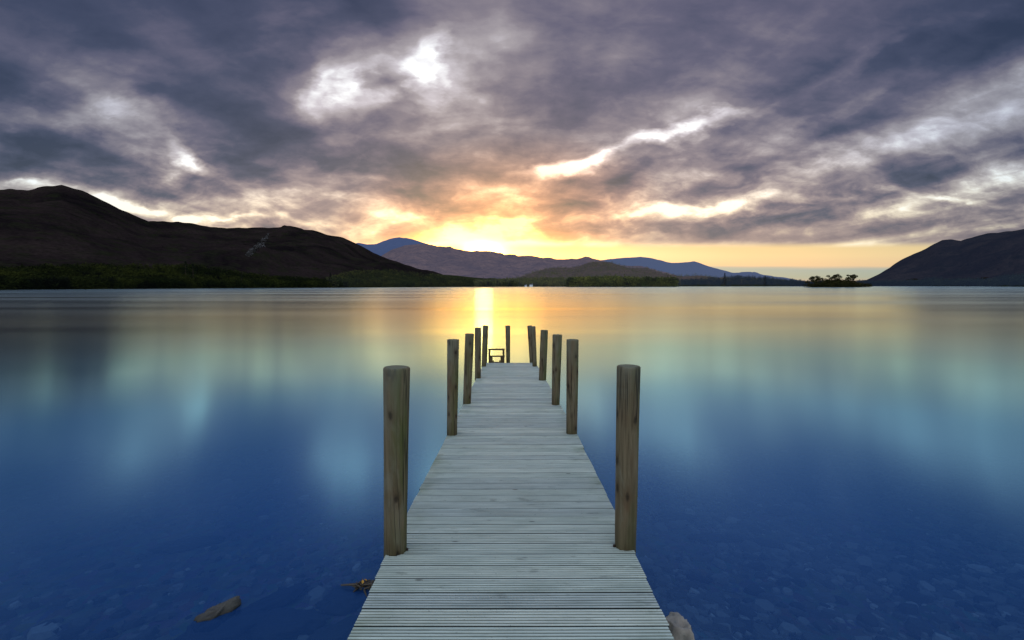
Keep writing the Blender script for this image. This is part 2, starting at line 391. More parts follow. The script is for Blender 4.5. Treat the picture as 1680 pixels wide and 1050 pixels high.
# ------------------------------------------------------------------ foliage
def leaf_mat(name, c1, c2, c3, air, am, sc_=.02):
    m, t, out = mat(name)
    g = t.new('ShaderNodeNewGeometry'); pos = g.outputs['Position']
    r = g.outputs['Random Per Island']
    c = t.mix(t.mrange(t.noise(pos, sc_, 3, .6), .38, .62, 0, 1), c1, c2)
    c = t.mix(t.mrange(t.noise(t.mapping(pos, loc=(31, 7, 5)), sc_ * 3.1, 2, .5), .5, .66, 0, .9), c, c3)
    c = t.mix(1.0, c, t.ramp(r, [(0, (.55, .55, .55, 1)), (1, (1.35, 1.35, 1.35, 1))]), 'MULTIPLY')
    p = t.new('ShaderNodeBsdfDiffuse'); t.l.new(c, p.inputs[0])
    tr = t.new('ShaderNodeBsdfTranslucent'); t.l.new(c, tr.inputs[0])
    m1 = t.new('ShaderNodeMixShader'); m1.inputs[0].default_value = .25
    t.l.new(p.outputs[0], m1.inputs[1]); t.l.new(tr.outputs[0], m1.inputs[2])
    e = t.new('ShaderNodeEmission'); e.inputs[0].default_value = air  # airlight haze painted over the leaves as a faint glow
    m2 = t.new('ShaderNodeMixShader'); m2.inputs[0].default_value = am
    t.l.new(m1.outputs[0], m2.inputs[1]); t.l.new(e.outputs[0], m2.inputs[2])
    t.l.new(m2.outputs[0], out.inputs[0]); return m
M_treeL = leaf_mat('leaves_left_wood', (.014, .020, .006, 1), (.045, .054, .011, 1), (.007, .009, .007, 1), (.01, .015, .02, 1), .05)
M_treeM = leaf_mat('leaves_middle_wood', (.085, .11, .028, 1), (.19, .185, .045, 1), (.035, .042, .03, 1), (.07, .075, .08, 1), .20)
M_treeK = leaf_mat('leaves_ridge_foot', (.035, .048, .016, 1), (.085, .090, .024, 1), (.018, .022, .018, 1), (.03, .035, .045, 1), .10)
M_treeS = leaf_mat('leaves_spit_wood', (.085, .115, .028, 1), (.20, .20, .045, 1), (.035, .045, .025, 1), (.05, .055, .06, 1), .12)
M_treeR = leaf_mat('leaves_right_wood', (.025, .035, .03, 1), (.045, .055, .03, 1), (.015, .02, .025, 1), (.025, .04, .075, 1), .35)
M_island = leaf_mat('leaves_island', (.035, .04, .012, 1), (.06, .05, .015, 1), (.02, .022, .01, 1), (.02, .02, .02, 1), .05, .15)
M_con = leaf_mat('needles', (.010, .016, .010, 1), (.016, .022, .012, 1), (.008, .01, .008, 1), (.01, .012, .015, 1), .05)
mb, tb, ob = mat('bark')
principled(tb, ob, tb.ramp(tb.noise(tb.new('ShaderNodeTexCoord').outputs['Object'], 2, 5, .6), [(.3, (.03, .022, .016, 1)), (.7, (.07, .05, .035, 1))]), .95)
M_bark = mb
def crown_tpl(n, kind):
    """unit-height crown of n leaf-clump triangles; returns (n*3,3)"""
    out = []
    for i in range(n):
        if kind == 'conifer':
            z = RS.uniform(.08, 1.0); r = .20 * (1 - z) ** .85 * RS.uniform(.5, 1.1); s = .055 + .03 * (1 - z)
        else:
            z = RS.uniform(.12, .98)
            r = .40 * math.sqrt(max(0, 1 - ((z - .52) / .5) ** 2)) * RS.uniform(.55, 1.05) ** .7; s = RS.uniform(.06, .13)
        a = RS.uniform(0, 2 * math.pi)
        c = np.array([r * math.cos(a), r * math.sin(a), z])
        d = RS.normal(size=(3, 3)); d /= np.linalg.norm(d, axis=1)[:, None]
        d[:, 2] *= .7
        out.append(c + d * s)
    return np.concatenate(out)
TPL = {k: [crown_tpl(n_, k) for _ in range(7)] for k, n_ in (('round', 90), ('conifer', 80))}
TPLS = {k: [crown_tpl(n_, k) for _ in range(7)] for k, n_ in (('round', 40), ('conifer', 40))}
def forest(name, label, items, m, tpl=TPL):
    vs = []
    for (x, y, z, h, wd, kind) in items:
        T = tpl[kind][RS.randint(7)]
        a = RS.uniform(0, 6.28); c, s = math.cos(a), math.sin(a)
        X = (T[:, 0] * c - T[:, 1] * s) * h * wd; Y = (T[:, 0] * s + T[:, 1] * c) * h * wd
        vs.append(np.stack([X + x, Y + y, T[:, 2] * h + z], 1))
    vs = np.concatenate(vs); n_ = len(vs) // 3
    me = bpy.data.meshes.new(name); me.vertices.add(len(vs)); me.vertices.foreach_set('co', vs.ravel().astype(np.float32))
    me.loops.add(len(vs)); me.loops.foreach_set('vertex_index', np.arange(len(vs), dtype=np.int32))
    me.polygons.add(n_); me.polygons.foreach_set('loop_start', np.arange(0, len(vs), 3, dtype=np.int32))
    me.polygons.foreach_set('loop_total', np.full(n_, 3, dtype=np.int32)); me.update(); me.validate()
    me.materials.append(m)
    o = bpy.data.objects.new(name, me); COL.objects.link(o)
    tag(o, label, 'woodland', kind='stuff'); return o
def proj_y(px, D, z):   # approximate picture row of a point at azimuth px
    dd = azdir(px) * D
    v = ROT.transposed() @ Vector((dd[0], dd[1], z - CAMZ)); return H0 / 2 - v.y / -v.z * F
def scatter(x0, x1, top, n_, hmin, hmax, con=.15, dmax=1500, off=4, wd=(.9, 1.4), bias=1.0):
    items = []
    pxs = np.linspace(x0, x1, 80); lim = []
    for px in pxs:
        ty = interp(px, top); D = sh(px) + off; best = D
        while D < sh(px) + dmax:
            if proj_y(px, D, surf(px, D) + hmax * .8) >= ty: best = D
            else: break
            D += 12
        lim.append(best)
    for i in range(n_):
        px = random.uniform(x0, x1); D0 = sh(px) + off; D1 = float(np.interp(px, pxs, lim))
        D = D0 + (D1 - D0) * random.random() ** bias
        kind = 'conifer' if random.random() < con else 'round'
        h = random.uniform(hmin, hmax) * (1.15 if kind == 'conifer' else 1)
        dd = azdir(px) * D
        items.append((dd[0], dd[1], surf(px, D) - h * .08, h, random.uniform(*wd), kind))
    return items
topL = [(-300, 440), (0, 436), (60, 434), (150, 430), (240, 431), (300, 431), (360, 436), (400, 443), (450, 449), (500, 454), (540, 455), (560, 446), (600, 440), (640, 440), (700, 447), (740, 452), (790, 458), (830, 460)]
L = scatter(-260, 560, topL, 5200, 8, 14, .12, 1500, bias=1.1)
forest('woodland', 'dark green broadleaf wood along the left shore below the brown fell', L, M_treeL)
L = scatter(540, 850, topL, 3000, 9, 17, .22, 1300, bias=1.0)
forest('woodland', 'mixed wood at the foot of the purple ridge, left of the sun', L, M_treeK)
L = scatter(780, 960, [(780, 458), (850, 455), (930, 452), (960, 454)], 1300, 11, 20, .2, 500)
forest('woodland', 'olive green wood behind the white lakeside cottages', L, M_treeM)
L = []
for i in range(2600):
    px = random.uniform(845, 1330); D = random.uniform(1680, 2520)
    if hill_height(HILLS['wooded_hill'], px, D) < 4: continue
    dd = azdir(px) * D; kd = 'conifer' if random.random() < .45 else 'round'
    L.append((dd[0], dd[1], surf(px, D) - 1, random.uniform(7, 13), random.uniform(.8, 1.2), kd))
forest('woodland', 'sparse mixed trees covering the low brown wooded hill', L, M_treeM, TPLS)
L = scatter(934, 1108, [(930, 462), (945, 455), (1000, 453), (1060, 455), (1100, 458), (1110, 464)], 700, 15, 27, .08, 200)
forest('woodland', 'bright green trees on the low spit in the middle of the far shore', L, M_treeS)
L = scatter(1108, 1420, [(1100, 452), (1160, 449), (1200, 447), (1240, 452), (1290, 458), (1330, 462), (1420, 464)], 1300, 9, 20, .45, 500)
forest('woodland', 'dark blue green conifer wood on the far shore left of the small island', L, M_treeR)
L = scatter(1400, 1720, [(1400, 464), (1480, 459), (1530, 453), (1560, 456), (1620, 458), (1660, 448), (1720, 440)], 1300, 8, 18, .3, 500)
forest('woodland', 'dark wood at the foot of the right hand fell', L, M_treeR)

# single conifers that stand clear of the wood
def tube(bm, p0, p1, r0, r1, n_=7):
    d = (p1 - p0); R = d.to_track_quat('Z', 'Y').to_matrix()
    a = [bm.verts.new(p0 + R @ Vector((r0 * math.cos(6.2832 * i / n_), r0 * math.sin(6.2832 * i / n_), 0))) for i in range(n_)]
    b = [bm.verts.new(p1 + R @ Vector((r1 * math.cos(6.2832 * i / n_), r1 * math.sin(6.2832 * i / n_), 0))) for i in range(n_)]
    for i in range(n_): bm.faces.new((a[i], a[(i + 1) % n_], b[(i + 1) % n_], b[i]))
    bm.faces.new(b); bm.faces.new(a[::-1])
def conifer(px, topy, D, label):
    dd = azdir(px) * D; z0 = surf(px, D) - .5; h = max(elz(px, topy, D) - z0, 8)
    root = empty('conifer_tree', (dd[0], dd[1], z0))
    tag(root, label, 'tree', 'conifers rising above the shore woods')
    bm = bmesh.new(); tube(bm, Vector((0, 0, 0)), Vector((0, 0, h * .97)), h * .018, h * .003); bm_obj('trunk', bm, M_bark, root)
    vs = []
    for k_ in range(16):
        z = h * (.10 + .88 * k_ / 16); r = h * .20 * (1 - k_ / 16.5) ** .9
        for b_ in range(16):
            a = random.uniform(0, 6.28); rr = r * random.uniform(.3, 1.1)
            c = np.array([rr * math.cos(a), rr * math.sin(a), z - rr * .3 + random.uniform(-.02, .02) * h])
            d = RS.normal(size=(3, 3)); d /= np.linalg.norm(d, axis=1)[:, None]; vs.append(c + d * h * .035)
    vs = np.concatenate(vs)
    mesh_obj('crown', vs, np.arange(len(vs)).reshape(-1, 3), M_con, root)
for a in ((307, 426, 830, 'tallest dark conifer rising from the left shore wood'),
          (319, 431, 815, 'second dark conifer right beside the tallest one'),
          (398, 448, 850, 'short dark conifer at the wood edge below the scree scar'),
          (488, 452, 930, 'lone dark conifer on the shore between scree scar and ridge'),
          (543, 446, 990, 'dark conifer where the left wood meets the ridge foot'),
          (1188, 446.5, 1700, 'thin conifer on the skyline left of the small island'),
          (1254, 451, 1730, 'pointed conifer on the skyline nearest the small island, left side')):
    conifer(*a)

# ------------------------------------------------------------------ island
ID = 900.0
ic = azdir(1373) * ID
def isl_w(px): return (px - 1373) * ID / F * 1.19
V_, F_ = [], []
nr, na_ = 10, 64
for j in range(nr + 1):
    for i in range(na_):
        a = 6.2832 * i / na_; r = j / nr
        rr = r * (1 + .12 * fbm(math.cos(a) * 1.5, math.sin(a) * 1.5))
        z = 2.6 * (1 - r ** 2.2) - .7 + .5 * fbm(rr * math.cos(a) * 3, rr * math.sin(a) * 3, 2)
        V_.append((rr * 52 * math.cos(a), rr * 30 * math.sin(a), z))
for j in range(nr):
    for i in range(na_):
        a, b = j * na_ + i, j * na_ + (i + 1) % na_
        F_.append((a, b, b + na_, a + na_))
isl = mesh_obj('island_land', V_, F_, M_land, smooth=True); isl.location = (ic[0], ic[1], 0); tag(isl, kind='structure')
L = []
for i in range(420):
    a = random.uniform(0, 6.28); r = random.random() ** .5
    h = random.uniform(4, 10) * (1.35 - .85 * r)
    L.append((ic[0] + r * 49 * math.cos(a), ic[1] + r * 27 * math.sin(a), .2, h, random.uniform(1.2, 1.8), 'round'))
o = forest('undergrowth', 'low bushes covering the shore of the small island', L, M_island); o['category'] = 'bushes'
def broad_tree(px, topy, crown_w, label, base=.35, lean=0.0):
    x = isl_w(px); dd = ic + np.array([x * .99, random.uniform(-8, 8)])
    h = elz(px, topy, ID) - 1.0
    root = empty('island_tree', (dd[0], dd[1], 1.0)); tag(root, label, 'tree', 'trees on the small island')
    cw = crown_w * ID / F * 1.3
    bm = bmesh.new(); top = Vector((lean * h, 0, h * .62))
    tube(bm, Vector((0, 0, -.5)), top, h * .03, h * .016)
    clumps = []
    for k_ in range(9):
        a = random.uniform(0, 6.28); r = random.uniform(.3, 1.0) * cw * .42
        e = Vector((lean * h + r * math.cos(a), r * math.sin(a), h * random.uniform(base + .12, .93) - .10 * r))
        tube(bm, top * random.uniform(.7, 1), e, h * .011, h * .004, 5); clumps.append(e)
    bm_obj('trunk', bm, M_bark, root)
    clumps.append(Vector((lean * h, 0, h * .95)))
    vs = []
    for e in clumps:
        s = cw * random.uniform(.15, .24)
        for b_ in range(110):
            d0 = RS.normal(size=3); d0 /= np.linalg.norm(d0); d0 *= RS.uniform(.3, 1) ** .5
            c = np.array(e) + d0 * np.array([s, s, s * .6])
            d = RS.normal(size=(3, 3)); d /= np.linalg.norm(d, axis=1)[:, None]; vs.append(c + d * .8)
    vs = np.concatenate(vs)
    mesh_obj('crown', vs, np.arange(len(vs)).reshape(-1, 3), M_island, root)
for a in ((1345, 455, 11, 'leftmost low spreading tree on the small island', .35, -.1),
          (1352, 453.5, 11, 'second tree from the left on the small island, flat topped', .4, -.05),
          (1360, 452.5, 11, 'rounded tree just left of the island middle', .3, 0),
          (1367, 451.5, 10, 'dense tree in the middle of the small island', .25, 0),
          (1375, 450, 11, 'tallest tree of the small island, at its centre right', .3, 0),
          (1382, 451, 9, 'tall tree next to the gap on the small island', .2, .02),
          (1389, 450.5, 7, 'slim tree with small round crown standing apart on the island', .6, .03),
          (1394, 457.5, 8, 'low bushy tree right of the slim island tree', .2, .05)):
    broad_tree(*a)

# ------------------------------------------------------------------ cottages
mw, tw, ow = mat('whitewash'); principled(tw, ow, tw.ramp(tw.noise(tw.new('ShaderNodeTexCoord').outputs['Object'], 1.5, 4), [(.3, (.62, .62, .6, 1)), (.7, (.82, .82, .8, 1))]), .8)
mr, tr_, orr = mat('slate_roof'); principled(tr_, orr, tr_.ramp(tr_.noise(tr_.new('ShaderNodeTexCoord').outputs['Object'], 3, 4), [(.3, (.05, .055, .07, 1)), (.7, (.11, .11, .13, 1))]), .6)
mg, tg, og = mat('window_glass'); principled(tg, og, (.02, .025, .03, 1), .1, .5)
def cottage(px, D, w, h, label, rz):
    dd = azdir(px) * D; z = 1.2
    root = empty('cottage', (dd[0], dd[1], z), rz); tag(root, label, 'house', 'white cottages on the far shore')
    d = w * .6
    bm = bmesh.new()
    vs = [bm.verts.new(v) for v in ((-w/2,-d/2,-2),(w/2,-d/2,-2),(w/2,d/2,-2),(-w/2,d/2,-2),(-w/2,-d/2,h),(w/2,-d/2,h),(w/2,d/2,h),(-w/2,d/2,h),(-w/2,0,h+d*.42),(w/2,0,h+d*.42))]
    for f in ((0,1,5,4),(2,3,7,6),(1,2,6,9,5),(3,0,4,8,7)): bm.faces.new([vs[i] for i in f])
    bm_obj('wall', bm, mw, root)
    bm = bmesh.new()
    for s in (-1, 1):
        a = math.atan2(d*.42, d/2)
        box(bm, (0, s*d/4*1.02, h+d*.21+.12), (w+.6, math.hypot(d/2, d*.42)+.4, .15), Matrix.Rotation(-s*a, 3, 'X'))
    rf = bm_obj('roof', bm, mr, root)
    bm = bmesh.new(); box(bm, (w*.38, 0, h+d*.42+.5), (.9, .7, 1.6)); bm_obj('chimney', bm, mw, rf)
    for x in (-.3, 0, .3):
        bm = bmesh.new(); box(bm, (x*w, -d/2-.02, h*.55), (.9, .08, 1.1)); bm_obj('window', bm, mg, root)
cottage(862.5, 1470, 6, 3.2, 'smaller white cottage on the far shore, left of its pair', .2)
cottage(871.5, 1475, 9, 4.6, 'larger white cottage on the far shore, right of its pair', -.15)

# ------------------------------------------------------------------ lake bed and water
mbed, t, out = mat('lake_bed')
pos = t.new('ShaderNodeNewGeometry').outputs['Position']
vor = t.new('ShaderNodeTexVoronoi'); t.l.new(t.mapping(pos, scale=(1, .75, 1)), vor.inputs[0]); vor.inputs['Scale'].default_value = 9
c = t.mix(t.noise(pos, 2.5, 6, .65), (.05, .05, .045, 1), (.28, .27, .22, 1))
c = t.mix(.5, c, t.mix(1.0, c, vor.outputs['Color'], 'MULTIPLY'))
principled(t, out, c, 1, .1, bump(t, t.noise(pos, 14, 6, .7), .8, .05))
def bed_z(x, y):
    d = .38 + max(0, y - 3) * .055 + max(0, abs(x) - 3) * .02
    z = -min(d, 5.0) + .05 * fbm(x * .9, y * .9)
    if y < -1: z += (-1 - y) * .35
    return min(z, 1.2)
V_, F_ = [], []
xs = np.concatenate([-np.geomspace(16, 60000, 16)[::-1], np.linspace(-15, 15, 91), np.geomspace(16, 60000, 16)])
ys = np.concatenate([[-60, -20, -8], np.linspace(-6, 22, 85), np.geomspace(24, 60000, 18)])
for y in ys:
    for x in xs: V_.append((x, y, bed_z(x, y)))
nx = len(xs)
for j in range(len(ys) - 1):
    for i in range(nx - 1):
        a = j * nx + i; F_.append((a, a + 1, a + nx + 1, a + nx))
tag(mesh_obj('lake_bed', V_, F_, mbed, smooth=True), kind='structure')

mwat, t, out = mat('lake_water')
pos = t.new('ShaderNodeNewGeometry').outputs['Position']
_x, _y, _z = t.sep(pos)
lw = t.new('ShaderNodeLayerWeight'); lw.inputs[0].default_value = .5
face = lw.outputs['Facing']     # 0 facing .. 1 grazing
refl = t.ramp(face, [(0, .05), (.35, .10), (.50, .17), (.62, .34), (.74, .64), (.84, .90), (.93, .97), (1, .97)])
# ripple bands across the lake, stretched sideways
rb = t.noise(t.mapping(pos, scale=(.006, .035, 1)), 1.0, 4, .55)
rough = t.mrange(rb, .35, .68, .12, .20)
gl = t.new('ShaderNodeBsdfAnisotropic')   # long waves run towards the shore: slopes vary more along the view of the lake than across
gl.inputs['Anisotropy'].default_value = .38; t.l.new(t.comb(1.0, 0.0, 0.0), gl.inputs['Tangent'])
gl.distribution = 'GGX'
t.l.new(rough, gl.inputs['Roughness'])
gcol = t.ramp(face, [(.3, (.26, .50, .90, 1)), (.60, (.36, .76, .92, 1)), (.80, (.46, .92, .96, 1)), (.88, (.62, .96, .82, 1)), (.95, (.92, .90, .60, 1)), (.985, (.82, .92, .80, 1)), (1, (.7, .95, 1, 1))])
t.l.new(gcol, gl.inputs['Color'])
tra = t.new('ShaderNodeBsdfTransparent'); tra.inputs[0].default_value = (.55, .74, .95, 1)
dif = t.new('ShaderNodeBsdfDiffuse'); dif.inputs[0].default_value = (.016, .105, .44, 1)
body = t.new('ShaderNodeMixShader')
clr = t.mrange(t.math('ADD', _y, t.math('MULTIPLY', t.math('ABSOLUTE', _x), .15)), 3.0, 12.0, .15, 1.0)
t.l.new(clr, body.inputs[0]); t.l.new(tra.outputs[0], body.inputs[1]); t.l.new(dif.outputs[0], body.inputs[2])
mx = t.new('ShaderNodeMixShader'); t.l.new(refl, mx.inputs[0]); t.l.new(body.outputs[0], mx.inputs[1]); t.l.new(gl.outputs[0], mx.inputs[2])
t.l.new(mx.outputs[0], out.inputs[0])
S = 45000
tag(mesh_obj('lake_water', [(-S, -60, 0), (S, -60, 0), (S, S, 0), (-S, S, 0)], [(0, 1, 2, 3)], mwat), kind='structure')

# ------------------------------------------------------------------ stones
mst, t, out = mat('stone')
g = t.new('ShaderNodeNewGeometry'); pos = g.outputs['Position']
c = t.mix(t.noise(pos, 9, 6, .7), (.025, .025, .025, 1), (.12, .115, .11, 1))
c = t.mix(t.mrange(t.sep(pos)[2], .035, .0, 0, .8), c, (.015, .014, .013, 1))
c = t.mix(t.mrange(t.noise(pos, 40, 4, .6), .5, .7, 0, .6), c, (.03, .03, .028, 1))
principled(t, out, c, .75, .3, bump(t, t.noise(pos, 55, 6, .7), .6, .01))
M_stone = mst
mpb, t, out = mat('pebble')
g = t.new('ShaderNodeNewGeometry'); pos = g.outputs['Position']
c = t.ramp(g.outputs['Random Per Island'], [(0, (.05, .05, .045, 1)), (.6, (.17, .17, .145, 1)), (.95, (.28, .28, .24, 1)), (1, (.50, .50, .43, 1))])
c = t.mix(.5, c, t.mix(1.0, c, t.noise(pos, 30, 4, .6), 'MULTIPLY'))
principled(t, out, c, .9, .2)
def rock_mesh(sx, sy, sz, seed, rough_=.38, sub=4, point=None):
    bm = bmesh.new(); bmesh.ops.create_icosphere(bm, subdivisions=sub, radius=1)
    for v in bm.verts:
        p = v.co.copy()
        # facet it, then roughen it
        k_ = 1 + rough_ * (.5 - abs(fbm(p.x * .9 - seed, p.y * 1.3, p.z * 1.2, 3))) * 1.2 + rough_ * fbm(p.x * 1.1 + seed, p.y * 1.1, p.z * 1.1 + seed * 2, 5) + .05 * fbm(p.x * 6, p.y * 6, p.z * 6 + seed, 3)
        q = Vector((p.x, p.y, max(min(p.z, .75), -.8))) * k_
        if point: q.x += point * max(0, p.x) * (1 - abs(p.y)); q.z += .25 * max(0, p.x)
        v.co = Vector((q.x * sx, q.y * sy, q.z * sz))
    return bm
def rock(px, py, size, seed, label, z=0.0, rz=0, tilt=(0, 0), group=None, point=None, name='rock', m=None):
    p = on_plane(px, py, z)
    o = bm_obj(name, rock_mesh(*size, seed, point=point), m or M_stone, smooth=True)
    o.location = p; o.rotation_euler = (tilt[0], tilt[1], rz); tag(o, label, 'rock', group); return o
rock(352, 1012, (.135, .075, .075), 3.1, 'brown pointed rock breaking the water surface at the lower left', -.03, .62, (.15, -.28), point=.45)
mpr, t, out = mat('pale_stone'); pos = t.new('ShaderNodeNewGeometry').outputs['Position']
c = t.mix(t.noise(pos, 14, 6, .7), (.16, .14, .125, 1), (.42, .38, .34, 1))
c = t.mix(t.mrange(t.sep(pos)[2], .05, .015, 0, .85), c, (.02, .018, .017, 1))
principled(t, out, c, .8, .3, bump(t, t.noise(pos, 60, 6, .7), .7, .012))
rock(1113, 1044, (.10, .135, .14), 7.7, 'rounded grey rock beside the right edge of the jetty boards', .0, .5, m=mpr)
SG = 'larger stones lying on the lake bed'
for (px, py, s, sd, lb, rz) in (
    (362, 1040, (.30, .20, .10), 1.0, 'broad submerged stone just in front of the pointed rock', .3),
    (440, 992, (.34, .10, .07), 2.0, 'long narrow submerged stone behind the pointed rock', .75),
    (470, 1024, (.30, .17, .08), 4.0, 'flat pale submerged slab between pointed rock and jetty', .2),
    (556, 1040, (.26, .12, .08), 5.0, 'long submerged stone close to the left edge of the jetty', .6),
    (566, 985, (.22, .15, .08), 6.0, 'submerged stone under the floating weed and twigs', .1),
    (312, 892, (.32, .12, .06), 8.0, 'dim submerged slab farthest out on the left side', .3),
    (1106, 848, (.26, .08, .05), 9.0, 'thin submerged slab nearest the right hand front post', -.15),
    (1162, 884, (.20, .10, .06), 10.0, 'wide dark submerged stone right of the front post', -.2),
    (1208, 884, (.12, .07, .05), 11.0, 'angular pale submerged stone, middle of three right of the post', -.5),
    (1250, 892, (.18, .08, .05), 12.0, 'long submerged stone, outermost of three right of the post', -.3),
    (1276, 838, (.16, .10, .05), 13.0, 'round dim submerged stone farthest from the right jetty edge', 0),
    (1144, 950, (.12, .045, .04), 14.0, 'small narrow bright submerged stone near the right jetty edge', -.4)):
    p = on_plane(px, py, -.40); zb = bed_z(p.x, p.y); p = on_plane(px, py, zb + s[2] * .5); 
    rock(px, py, s, sd, lb, zb + s[2] * .5, rz, group=SG, name='submerged_stone')
# pebbles, uncountable
vs, fs = [], []
base = 0
for i in range(30000):
    if random.random() < .84: x = random.uniform(.6, 11); 
    else: x = -random.uniform(.6, 10)
    y = random.uniform(2.2, 11) if i % 3 else random.uniform(2.2, 6)
    if fbm(x * .45 + 3, y * .6, 2, 3) < -.05 and random.random() < .75: continue
    s = random.uniform(.015, .065) * random.choice((1, 1, 1, 1, 1.5, 2.3)); e = random.uniform(.4, .9); a = random.gauss(-.5 if x > 0 else .6, .5)
    z = bed_z(x, y) + s * .15; n_ = random.choice((5, 6, 7))
    ca, sa = math.cos(a), math.sin(a); tl = random.uniform(-.25, .25); tr2 = random.uniform(-.25, .25)
    ring, ring2 = [], []
    for k_ in range(n_):
        g_ = 6.2832 * k_ / n_ + random.uniform(-.25, .25); r = s * random.uniform(.8, 1.15)
        lx, ly = r * math.cos(g_), r * e * math.sin(g_)
        ring.append((x + lx * ca - ly * sa, y + lx * sa + ly * ca, z - s * .25 + lx * tl + ly * tr2))
        lx *= .72; ly *= .72
        ring2.append((x + lx * ca - ly * sa, y + lx * sa + ly * ca, z + s * .25 + lx * tl + ly * tr2))
    vs += ring + ring2
    for k_ in range(n_): fs.append((base + k_, base + (k_ + 1) % n_, base + n_ + (k_ + 1) % n_, base + n_ + k_))
    fs.append(tuple(range(base + n_, base + 2 * n_))); base += 2 * n_
tag(mesh_obj('pebbles', vs, fs, mpb), 'flat slaty pebbles covering the shallow lake bed', 'pebbles', kind='stuff')

# floating weed with twigs and a yellow leaf
mwd, t, out = mat('wet_weed'); pos = t.new('ShaderNodeTexCoord').outputs['Object']
principled(t, out, t.mix(t.noise(pos, 30, 4), (.012, .010, .008, 1), (.07, .05, .03, 1)), .45, .5)
myl, t, out = mat('yellow_leaf'); pos = t.new('ShaderNodeTexCoord').outputs['Object']
principled(t, out, t.mix(t.noise(pos, 25, 3), (.35, .12, .01, 1), (.60, .36, .03, 1)), .5, .4)
wr = empty('driftwood', on_plane(590, 962, .02)); tag(wr, 'dark floating twigs and weed with yellow leaves against the left jetty edge', 'driftwood')
bm = bmesh.new()
for i in range(48):
    p0 = Vector((random.uniform(-.05, .16), random.uniform(-.05, .05), random.uniform(-.01, .03)))
    d = Vector((random.gauss(0, .05), random.gauss(0, .04), random.gauss(0, .015)))
    tube(bm, p0, p0 + d, .010, .004, 6)
tube(bm, Vector((-.18, .02, .0)), Vector((-.02, .0, .02)), .007, .013, 6); tube(bm, Vector((-.02, 0, .02)), Vector((.17, .03, .015)), .013, .008, 6)
bm_obj('twig', bm, mwd, wr)
for (x, y, z, s, a) in ((.03, 0, .045, .020, .3), (.05, .02, .05, .016, 1.4), (.15, .01, .03, .018, 2.4), (.01, -.02, .03, .012, 4)):
    bm = bmesh.new()
    pts = [(0, -1, 0), (.5, -.5, .15), (.6, .1, .2), (.3, .6, .1), (0, 1, 0), (-.3, .6, .1), (-.6, .1, .2), (-.5, -.5, .15)]
    R = Matrix.Rotation(a, 3, 'Z') @ Matrix.Rotation(.5, 3, 'X')
    cv = bm.verts.new(Vector((x, y, z))); vv = [bm.verts.new(Vector((x, y, z)) + R @ Vector(q) * s) for q in pts]
    for i in range(8): bm.faces.new((cv, vv[i], vv[(i + 1) % 8]))
    bm_obj('leaf', bm, myl, wr, True)

# ------------------------------------------------------------------ jetty
D0, DE = 1.2, 16.22
def deck_z(d): return CAMZ - (1.59 + .0575 * d)
def deck_hit(px, py):
    r = ray(px, py); k_ = 1.59 / (-r.z - .0575 * r.y); return Vector((0, 0, CAMZ)) + r * k_
def deck_c(d): return interp(d, [(0, -.014), (3.2, -.008), (6.4, .004), (9, -.012), (12.3, -.035), (15.0, -.06), (15.1, -.10), (17, -.10)])
def deck_hw(d): return interp(d, [(0, .79), (2.3, .801), (3.2, .830), (6.4, .855), (15.0, .85), (15.1, .77), (17, .765)])
jetty = empty('jetty', (0, D0, 0)); tag(jetty, 'long weathered timber jetty with grooved boards and paired log posts', 'jetty')
ml, t, out = mat('grooved_board')
pos = t.new('ShaderNodeNewGeometry').outputs['Position']
tone = t.new('ShaderNodeAttribute', attribute_name='tone').outputs['Fac']
grv = t.new('ShaderNodeAttribute', attribute_name='groove').outputs['Fac']
sep = t.sep(pos)
shift = t.comb(t.math('MULTIPLY', tone, 17.3), t.math('MULTIPLY', tone, 5.0), 0.0)
pv = t.vmath('ADD', pos, shift)
grain = t.noise(t.mapping(pv, scale=(1.6, 38, 1)), 1.5, 6, .65, .4)
patch = t.noise(t.mapping(pv, scale=(1.1, 3, 1)), 1.6, 5, .6)
c = t.ramp(grain, [(.28, (.35, .395, .395, 1)), (.50, (.47, .53, .515, 1)), (.72, (.60, .66, .635, 1))])
c = t.mix(t.mrange(patch, .45, .72, 0, .55), c, (.22, .27, .25, 1))
c = t.mix(t.mrange(t.noise(t.mapping(pv, scale=(2, 6, 1), loc=(9, 3, 1)), 2.2, 4, .6), .62, .72, 0, .5), c, (.10, .12, .11, 1))
c = t.mix(1.0, c, t.ramp(tone, [(0, (.80, .83, .86, 1)), (.5, (.98, 1.02, .98, 1)), (1, (1.18, 1.17, 1.10, 1))]), 'MULTIPLY')
wet = t.noise(pos, 55, 3, .6)
c = t.mix(t.mrange(wet, .66, .74, 0, .6), c, (.05, .06, .055, 1))
knot = t.new('ShaderNodeTexVoronoi'); t.l.new(t.mapping(pv, scale=(2.4, 7.5, 1)), knot.inputs[0]); knot.inputs['Scale'].default_value = 1.0
c = t.mix(t.mrange(knot.outputs['Distance'], .035, .075, .75, 0), c, (.045, .045, .04, 1))
